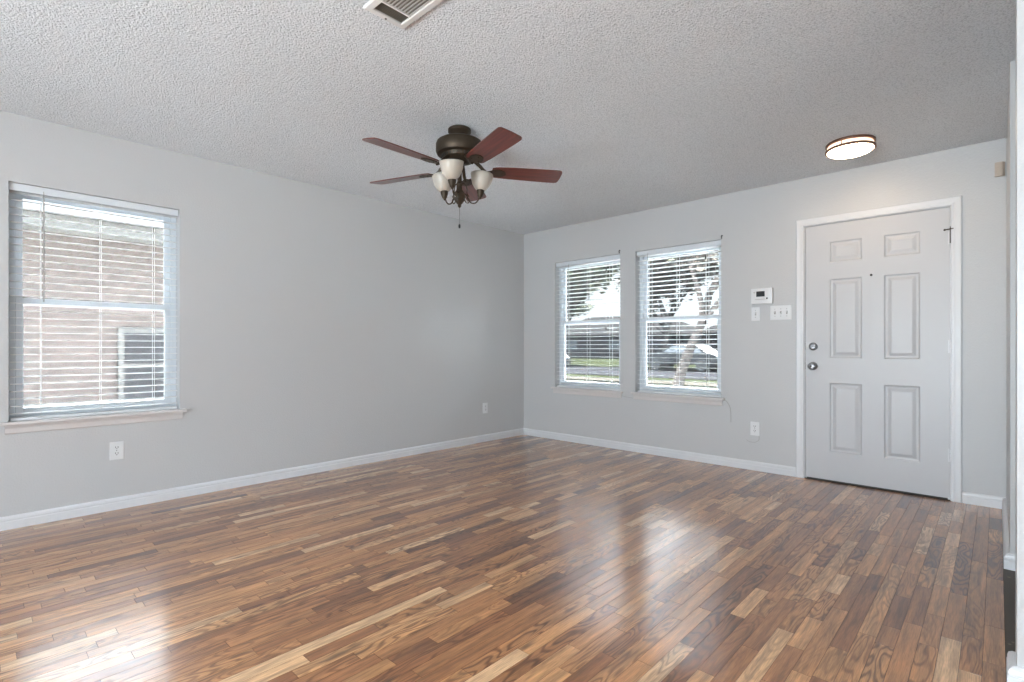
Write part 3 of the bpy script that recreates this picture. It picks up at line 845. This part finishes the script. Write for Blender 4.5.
# ------------------------------------------------------------------ ceiling register
def register():
    xa, xb, ya, yb = -1.866, -1.500, 1.106, 1.300
    r = empty('ceiling_vent', ((xa+xb)/2, (ya+yb)/2, H)); cx, cy = (xa+xb)/2, (ya+yb)/2
    tag(r, 'white rectangular ceiling air vent cut off by the top edge', 'air vent')
    hx, hy, b = (xb-xa)/2, (yb-ya)/2, .030
    bm = bmesh.new()
    rings = []
    for ins, z in ((0, 0), (0, -.004), (.005, -.009), (b-.003, -.011), (b, -.009), (b, -.001)):
        rings.append([bm.verts.new((sx*(hx-ins), sy*(hy-ins), z)) for sx, sy in ((-1, -1), (1, -1), (1, 1), (-1, 1))])
    for a, c in zip(rings, rings[1:]):
        for q in range(4): bm.faces.new((a[q], a[(q+1) % 4], c[(q+1) % 4], c[q]))
    obj('vent_frame', bm, M['vent'], r)
    bm = bmesh.new(); box(bm, -hx+b-.002, hx-b+.002, -hy+b-.002, hy-b+.002, -.0012, -.0004); obj('duct', bm, M['ventdark'], r)
    x1 = -hx + b + .064
    for xx in (x1, -x1): 
        bm = bmesh.new(); box(bm, xx-.004, xx+.004, -hy+b, hy-b, -.010, -.0015, .001); obj('divider', bm, M['vent'], r)
    iy = hy-b
    for i in range(9):
        y = -iy + (i+.5)*2*iy/9
        bm = bmesh.new(); box(bm, x1+.004, -x1-.004, -.0070, .0070, -.0005, .0005, 0, Matrix.Translation((0, y, -.0062)) @ Matrix.Rotation(R(30), 4, 'X'))
        obj('louver', bm, M['vent'], r)
    for s in (-1, 1):
        for i in range(7):
            x = s*(hx-b-.005-i*.0088)
            bm = bmesh.new(); box(bm, -.0035, .0035, -iy, iy, -.0004, .0004, 0, Matrix.Translation((x, 0, -.0045)) @ Matrix.Rotation(R(-62*s), 4, 'Y'))
            obj('louver', bm, M['ventdark'], r)['label'] = 'narrow dark end louver'
    for x, y in ((-hx+.015, 0), (hx-.015, 0)):
        bm = bmesh.new(); lathe(bm, [(.0045, -.009), (.0040, -.0125), (0, -.0135)], 12, Matrix.Translation((x, y, 0))); obj('screw', bm, M['slot'], r)
register()

# ------------------------------------------------------------------ added openings behind the camera, glazed for the fill lamps
def glazing(name, rect, axis, pos, label):
    bm = bmesh.new(); a0, a1, z0, z1 = rect
    ring_frame(bm, a0, a1, z0, z1, .05, -.03, .03); box(bm, (a0+a1)/2-.03, (a0+a1)/2+.03, -.03, .03, z0+.05, z1-.05)
    o = obj(name, bm, M['vinyl'])
    if axis == 'y': o.location = (0, pos, 0)
    else: o.location = (pos, 0, 0); o.rotation_euler = (0, 0, R(90))
    struct(o, label, 'window')
    bm = bmesh.new(); box(bm, a0+.05, a1-.05, -.003, .003, z0+.05, z1-.05); obj('pane', bm, M['glass'], o)
glazing('added_window_4', (-2.1, .3, .02, 2.06), 'y', YB-.05, 'added glazed opening behind the camera for the back fill lamp')
glazing('added_window_5', (-1.65, .15, .7, 2.1), 'x', XE+.05, 'added glazed opening behind the camera for the side fill lamp')

# ------------------------------------------------------------------ outdoors
GZ = -.30
M['lawn'] = noisy(mat('lawn', (0.0046, 0.0055, 0.0032), .9, spec=0), .8, .35)
M['concrete'] = noisy(mat('concrete', (.82, .82, .82), .85), 2, .08)  # kept bright for the added slab that bounces sunlight indoors
M['path'] = noisy(mat('side_bounce_concrete', (.60, .60, .60), .85), 2, .08)  # for the added bounce slab outside the left wall
M['weathered'] = noisy(mat('weathered_paint', (0.0390, 0.0390, 0.0390), .8, spec=0), 2, .08)
M['pale_shingle'] = noisy(mat('pale_roof_shingle', (0.0156, 0.0152, 0.0149), .9, spec=0), 6, .15)
M['walk'] = noisy(mat('sidewalk_concrete', (0.0110, 0.0106, 0.0097), .85, spec=0), 2, .08)
M['asphalt'] = noisy(mat('asphalt', (0.0047, 0.0049, 0.0058), .85, spec=0), 3, .1)
M['bark'] = noisy(mat('bark', (0.0270, 0.0240, 0.0228), .9, spec=0), 12, .3)
M['leaf_a'] = noisy(mat('olive_leaves', (0.0620, 0.0655, 0.0438), .7, spec=0), 1.5, .4)
M['leaf_b'] = noisy(mat('brown_leaves', (0.0654, 0.0576, 0.0498), .7, spec=0), 1.5, .4)
M['siding'] = noisy(mat('far_house_siding', (0.0128, 0.0128, 0.0141), .8, spec=0), 1, .05)
M['shingle'] = noisy(mat('roof_shingle', (0.0055, 0.0055, 0.0058), .9, spec=0), 6, .15)
M['carpaint'] = noisy(mat('car_paint_silver', (0.0195, 0.0203, 0.0218), .25, metal=.4), 2, .02)
M['carglass'] = noisy(mat('car_glass', (.03, .035, .04), .08), 2, .05)
M['tire'] = noisy(mat('tire_rubber', (.02, .02, .02), .8), 10, .1)

def brick_mat():
    m = mat('pink_brick', (.42, .31, .28), .85, spec=0)
    t = m.node_tree; b = t.nodes['Principled BSDF']; tcn = t.nodes.new('ShaderNodeTexCoord')
    mp = t.nodes.new('ShaderNodeMapping'); mp.inputs['Rotation'].default_value = (R(90), 0, R(90))
    br = t.nodes.new('ShaderNodeTexBrick'); br.inputs['Scale'].default_value = 4.5
    br.inputs['Color1'].default_value = (.034, .0275, .0265, 1); br.inputs['Color2'].default_value = (.027, .023, .0225, 1); br.inputs['Mortar'].default_value = (.042, .040, .038, 1)
    br.inputs['Mortar Size'].default_value = .018
    sx = t.nodes.new('ShaderNodeSeparateXYZ'); cx = t.nodes.new('ShaderNodeCombineXYZ')
    t.links.new(tcn.outputs['Object'], sx.inputs[0]); t.links.new(sx.outputs['Y'], cx.inputs['X']); t.links.new(sx.outputs['Z'], cx.inputs['Y'])
    t.links.new(cx.outputs[0], br.inputs['Vector']); t.links.new(br.outputs['Color'], b.inputs['Base Color'])
    return m
M['brick'] = brick_mat()

bm = bmesh.new(); box(bm, -80, 60, -40, 120, GZ-.3, GZ)
struct(obj('ground', bm, M['lawn']), 'green lawn outside around the house', 'lawn')
bm = bmesh.new(); box(bm, -7.5, 1.5, Y0+TW+.01, 12.5, GZ, GZ+.04)  # added unseen slab, reflects sun up through the front windows to the ceiling
struct(obj('bounce_slab', bm, M['concrete']), 'added unseen pale slab bouncing sunlight into the front windows', 'bounce_slab')
bm = bmesh.new(); box(bm, -8.5, X0-TW-.01, -8, Y0, GZ, GZ+.04)  # added slab, reflects light up onto the left blind
struct(obj('side_bounce_slab', bm, M['path']), 'added pale slab between the houses bouncing light into the left window', 'path')
bm = bmesh.new(); box(bm, -80, 60, 17.5, 19.0, GZ, GZ+.03)
struct(obj('sidewalk', bm, M['walk']), 'pale concrete sidewalk across the front lawn outside', 'sidewalk')
bm = bmesh.new(); box(bm, -80, 60, 21, 30, GZ, GZ+.02)
struct(obj('street', bm, M['asphalt']), 'grey street seen through the front blinds', 'street')

def tree(loc, h, rad, seed, leafm, label, density=900, crown=2.6, lean=0):
    rnd = random.Random(seed)
    rad *= .6; r = empty('tree', loc); tag(r, label, 'tree', 'trees in the front yard')
    bm = bmesh.new(); tips = []
    def grow(p, d, L_, ra, lv):
        n = 4; pts = [p]; rr = [ra]
        for i in range(n):
            d = (d + Vector((rnd.gauss(0, .14), rnd.gauss(0, .14), rnd.gauss(.03, .06)))).normalized()
            p = p + d*L_/n; pts.append(p); rr.append(ra*(1-.42*(i+1)/n))
            if lv >= 2: tips.append(p.copy())
        tube(bm, pts, rr, 7 if lv < 2 else 5)
        if lv < 4:
            for k in range(3 if lv else 5):
                a = rnd.random()*2*PI; sp = rnd.uniform(.45, .95)
                nd_ = (d*math.cos(sp) + Vector((math.cos(a), math.sin(a), .15))*math.sin(sp)).normalized()
                grow(pts[rnd.choice((-1, -1, -2))], nd_, L_*rnd.uniform(.58, .8), ra*.52, lv+1)
    grow(Vector((0, 0, 0)), Vector((lean, 0, 1)).normalized(), h*.36, rad, 0)
    obj('trunk', bm, M['bark'], r, smooth=True)
    bm = bmesh.new()
    for i in range(density):
        c = rnd.choice(tips) + Vector((rnd.gauss(0, .28), rnd.gauss(0, .28), rnd.gauss(0, .25)))
        s = rnd.uniform(.08, .20)
        q = Matrix.Translation(c) @ Matrix.Rotation(rnd.random()*6.28, 4, 'Z') @ Matrix.Rotation(rnd.uniform(-1.2, 1.2), 4, 'X')
        bm.faces.new([bm.verts.new(q @ Vector(v)) for v in ((-s, 0, 0), (-s*.3, -s*.55, .01), (s, 0, 0), (-s*.3, s*.55, .01))])
    obj('foliage', bm, leafm, r, recalc=False)
    return r
tree((-13.2, 16.0, GZ), 8.5, .26, 3, M['leaf_a'], 'olive-leaved tree behind the blind beside the corner', 10000)
tree((-5.6, 11.6, GZ), 8.0, .24, 8, M['leaf_b'], 'brown-leaved tree behind the blind nearer the door', 10000)
tree((-25.5, 33, GZ), 9, .35, 14, M['leaf_a'], 'tree across the street seen through the corner window', 9000)
tree((-21.5, 43, GZ), 9, .35, 15, M['leaf_b'], 'brown tree across the street seen through the corner window', 8000)
tree((-16.8, 33, GZ), 9, .35, 21, M['leaf_b'], 'tree across the street seen through the window nearer the door', 9000)
tree((-33.5, 42, GZ), 9, .33, 27, M['leaf_a'], 'tree farthest left across the street in the corner window', 8000)

def far_house(x0, x1, y0, label):
    r = empty('house', ((x0+x1)/2, y0, GZ)); tag(r, label, 'house')
    hw = (x1-x0)/2
    bm = bmesh.new(); box(bm, -hw, hw, 0, 8, 0, 2.9); obj('wall', bm, M['siding'], r)
    bm = bmesh.new()
    V = [bm.verts.new(v) for v in ((-hw-.5, -.5, 2.8), (hw+.5, -.5, 2.8), (hw+.5, 8.5, 2.8), (-hw-.5, 8.5, 2.8), (-hw+3, 4, 5.2), (hw-3, 4, 5.2))]
    for q in ((0, 1, 5, 4), (1, 2, 5), (2, 3, 4, 5), (3, 0, 4), (3, 2, 1, 0)): bm.faces.new([V[i] for i in q])
    obj('roof', bm, M['shingle'], r)
    for x in (-hw*.6, hw*.1):
        bm = bmesh.new(); ring_frame(bm, x-.8, x+.8, .9, 2.2, .08, -.05, .0); w = obj('window', bm, M['weathered'], r)
        bm = bmesh.new(); box(bm, x-.72, x+.72, -.02, -.005, .98, 2.12); obj('pane', bm, M['carglass'], w)
    bm = bmesh.new(); box(bm, hw*.45, hw*.45+1.0, -.04, -.002, 0, 2.1, .01); obj('door', bm, M['brick'], r)
far_house(-42, -25, 52, 'grey house across the street seen through the corner window')
far_house(-22, -7, 52, 'grey house across the street seen through the window nearer the door')

def car(loc, rz, label):
    r = empty('car', loc, rz); tag(r, label, 'car', 'cars parked on the street')
    prof = [(-2.2, .35), (-2.25, .75), (-2.1, .92), (-1.75, .98), (-1.1, 1.42), (.45, 1.46), (1.15, 1.0), (2.0, .88), (2.22, .7), (2.22, .35)]
    bm = bmesh.new()
    secs = []
    for y, k in ((-.88, .0), (-.80, .03), (.80, .03), (.88, .0)):
        secs.append([bm.verts.new((x, y*(1-.16*max(0, z-.95)/.5), z+(k if z > .5 else 0))) for x, z in prof])
    for a, b in zip(secs, secs[1:]):
        for i in range(len(prof)):
            j = (i+1) % len(prof); bm.faces.new((a[i], a[j], b[j], b[i]))
    bm.faces.new(secs[0]); bm.faces.new(list(reversed(secs[-1])))
    obj('body', bm, M['carpaint'], r, smooth='auto')
    for s in (-1, 1):
        bm = bmesh.new(); y = s*.80
        A = [bm.verts.new((x, s*yy, z)) for x, z, yy in ((-1.45, 1.02, .885), (-1.0, 1.36, .80), (.38, 1.40, .795), (.90, 1.04, .88))]
        B = [bm.verts.new(v.co + Vector((0, -s*.02, 0))) for v in A]
        bm.faces.new(A); bm.faces.new(B)
        for i in range(4): bm.faces.new((A[i], A[(i+1) % 4], B[(i+1) % 4], B[i]))
        obj('side_window', bm, M['carglass'], r)
    for x in (-1.38, 1.38):
        for s in (-1, 1):
            bm = bmesh.new(); lathe(bm, [(0, -.1), (.2, -.1), (.30, -.1), (.33, -.07), (.33, .07), (.30, .1), (0, .1)], 24, Matrix.Translation((x, s*.80, .33)) @ Matrix.Rotation(R(90), 4, 'X'))
            obj('wheel', bm, M['tire'], r, smooth='auto')
car((-19.6, 22.4, GZ+.02), 0, 'silver car parked on the street behind the blind beside the corner')
car((-13.2, 28.6, GZ+.02), R(180), 'silver car farther along the street behind the blind nearer the door')

# neighbour's brick house outside the left window
def neighbour():
    r = empty('brick_house', (-8.6, 2, GZ)); tag(r, 'pink brick neighbouring house seen through the left window', 'house')
    bm = bmesh.new(); box(bm, -9, 0, -16, 6, 0, 2.80); obj('wall', bm, M['brick'], r)
    bm = bmesh.new(); box(bm, -.55, .42, -16.5, 6.4, 2.80, 2.94); obj('eave', bm, M['weathered'], r)
    bm = bmesh.new()
    V = [bm.verts.new(v) for v in ((.5, -16.6, 2.94), (.5, 6.5, 2.94), (-4.5, 6.5, 3.9), (-4.5, -16.6, 3.9), (-9.5, 6.5, 2.94), (-9.5, -16.6, 2.94))]
    for q in ((0, 1, 2, 3), (3, 2, 4, 5), (1, 4, 2), (0, 3, 5), (0, 5, 4, 1)): bm.faces.new([V[i] for i in q])
    obj('roof', bm, M['pale_shingle'], r)
    for yc, w in ((-.25, .66), (-2.6, .7)):
        z0, z1 = .60, 1.62
        bm = bmesh.new(); box(bm, .002, .05, yc-w/2, yc+w/2, z0, z1, .01); wf = obj('window', bm, M['weathered'], r)
        bm = bmesh.new()
        for a, b in ((z0+.06, (z0+z1)/2-.03), ((z0+z1)/2+.03, z1-.06)):
            box(bm, .0505, .056, yc-w/2+.07, yc+w/2-.07, a, b)
        obj('pane', bm, M['siding'], wf)
neighbour()
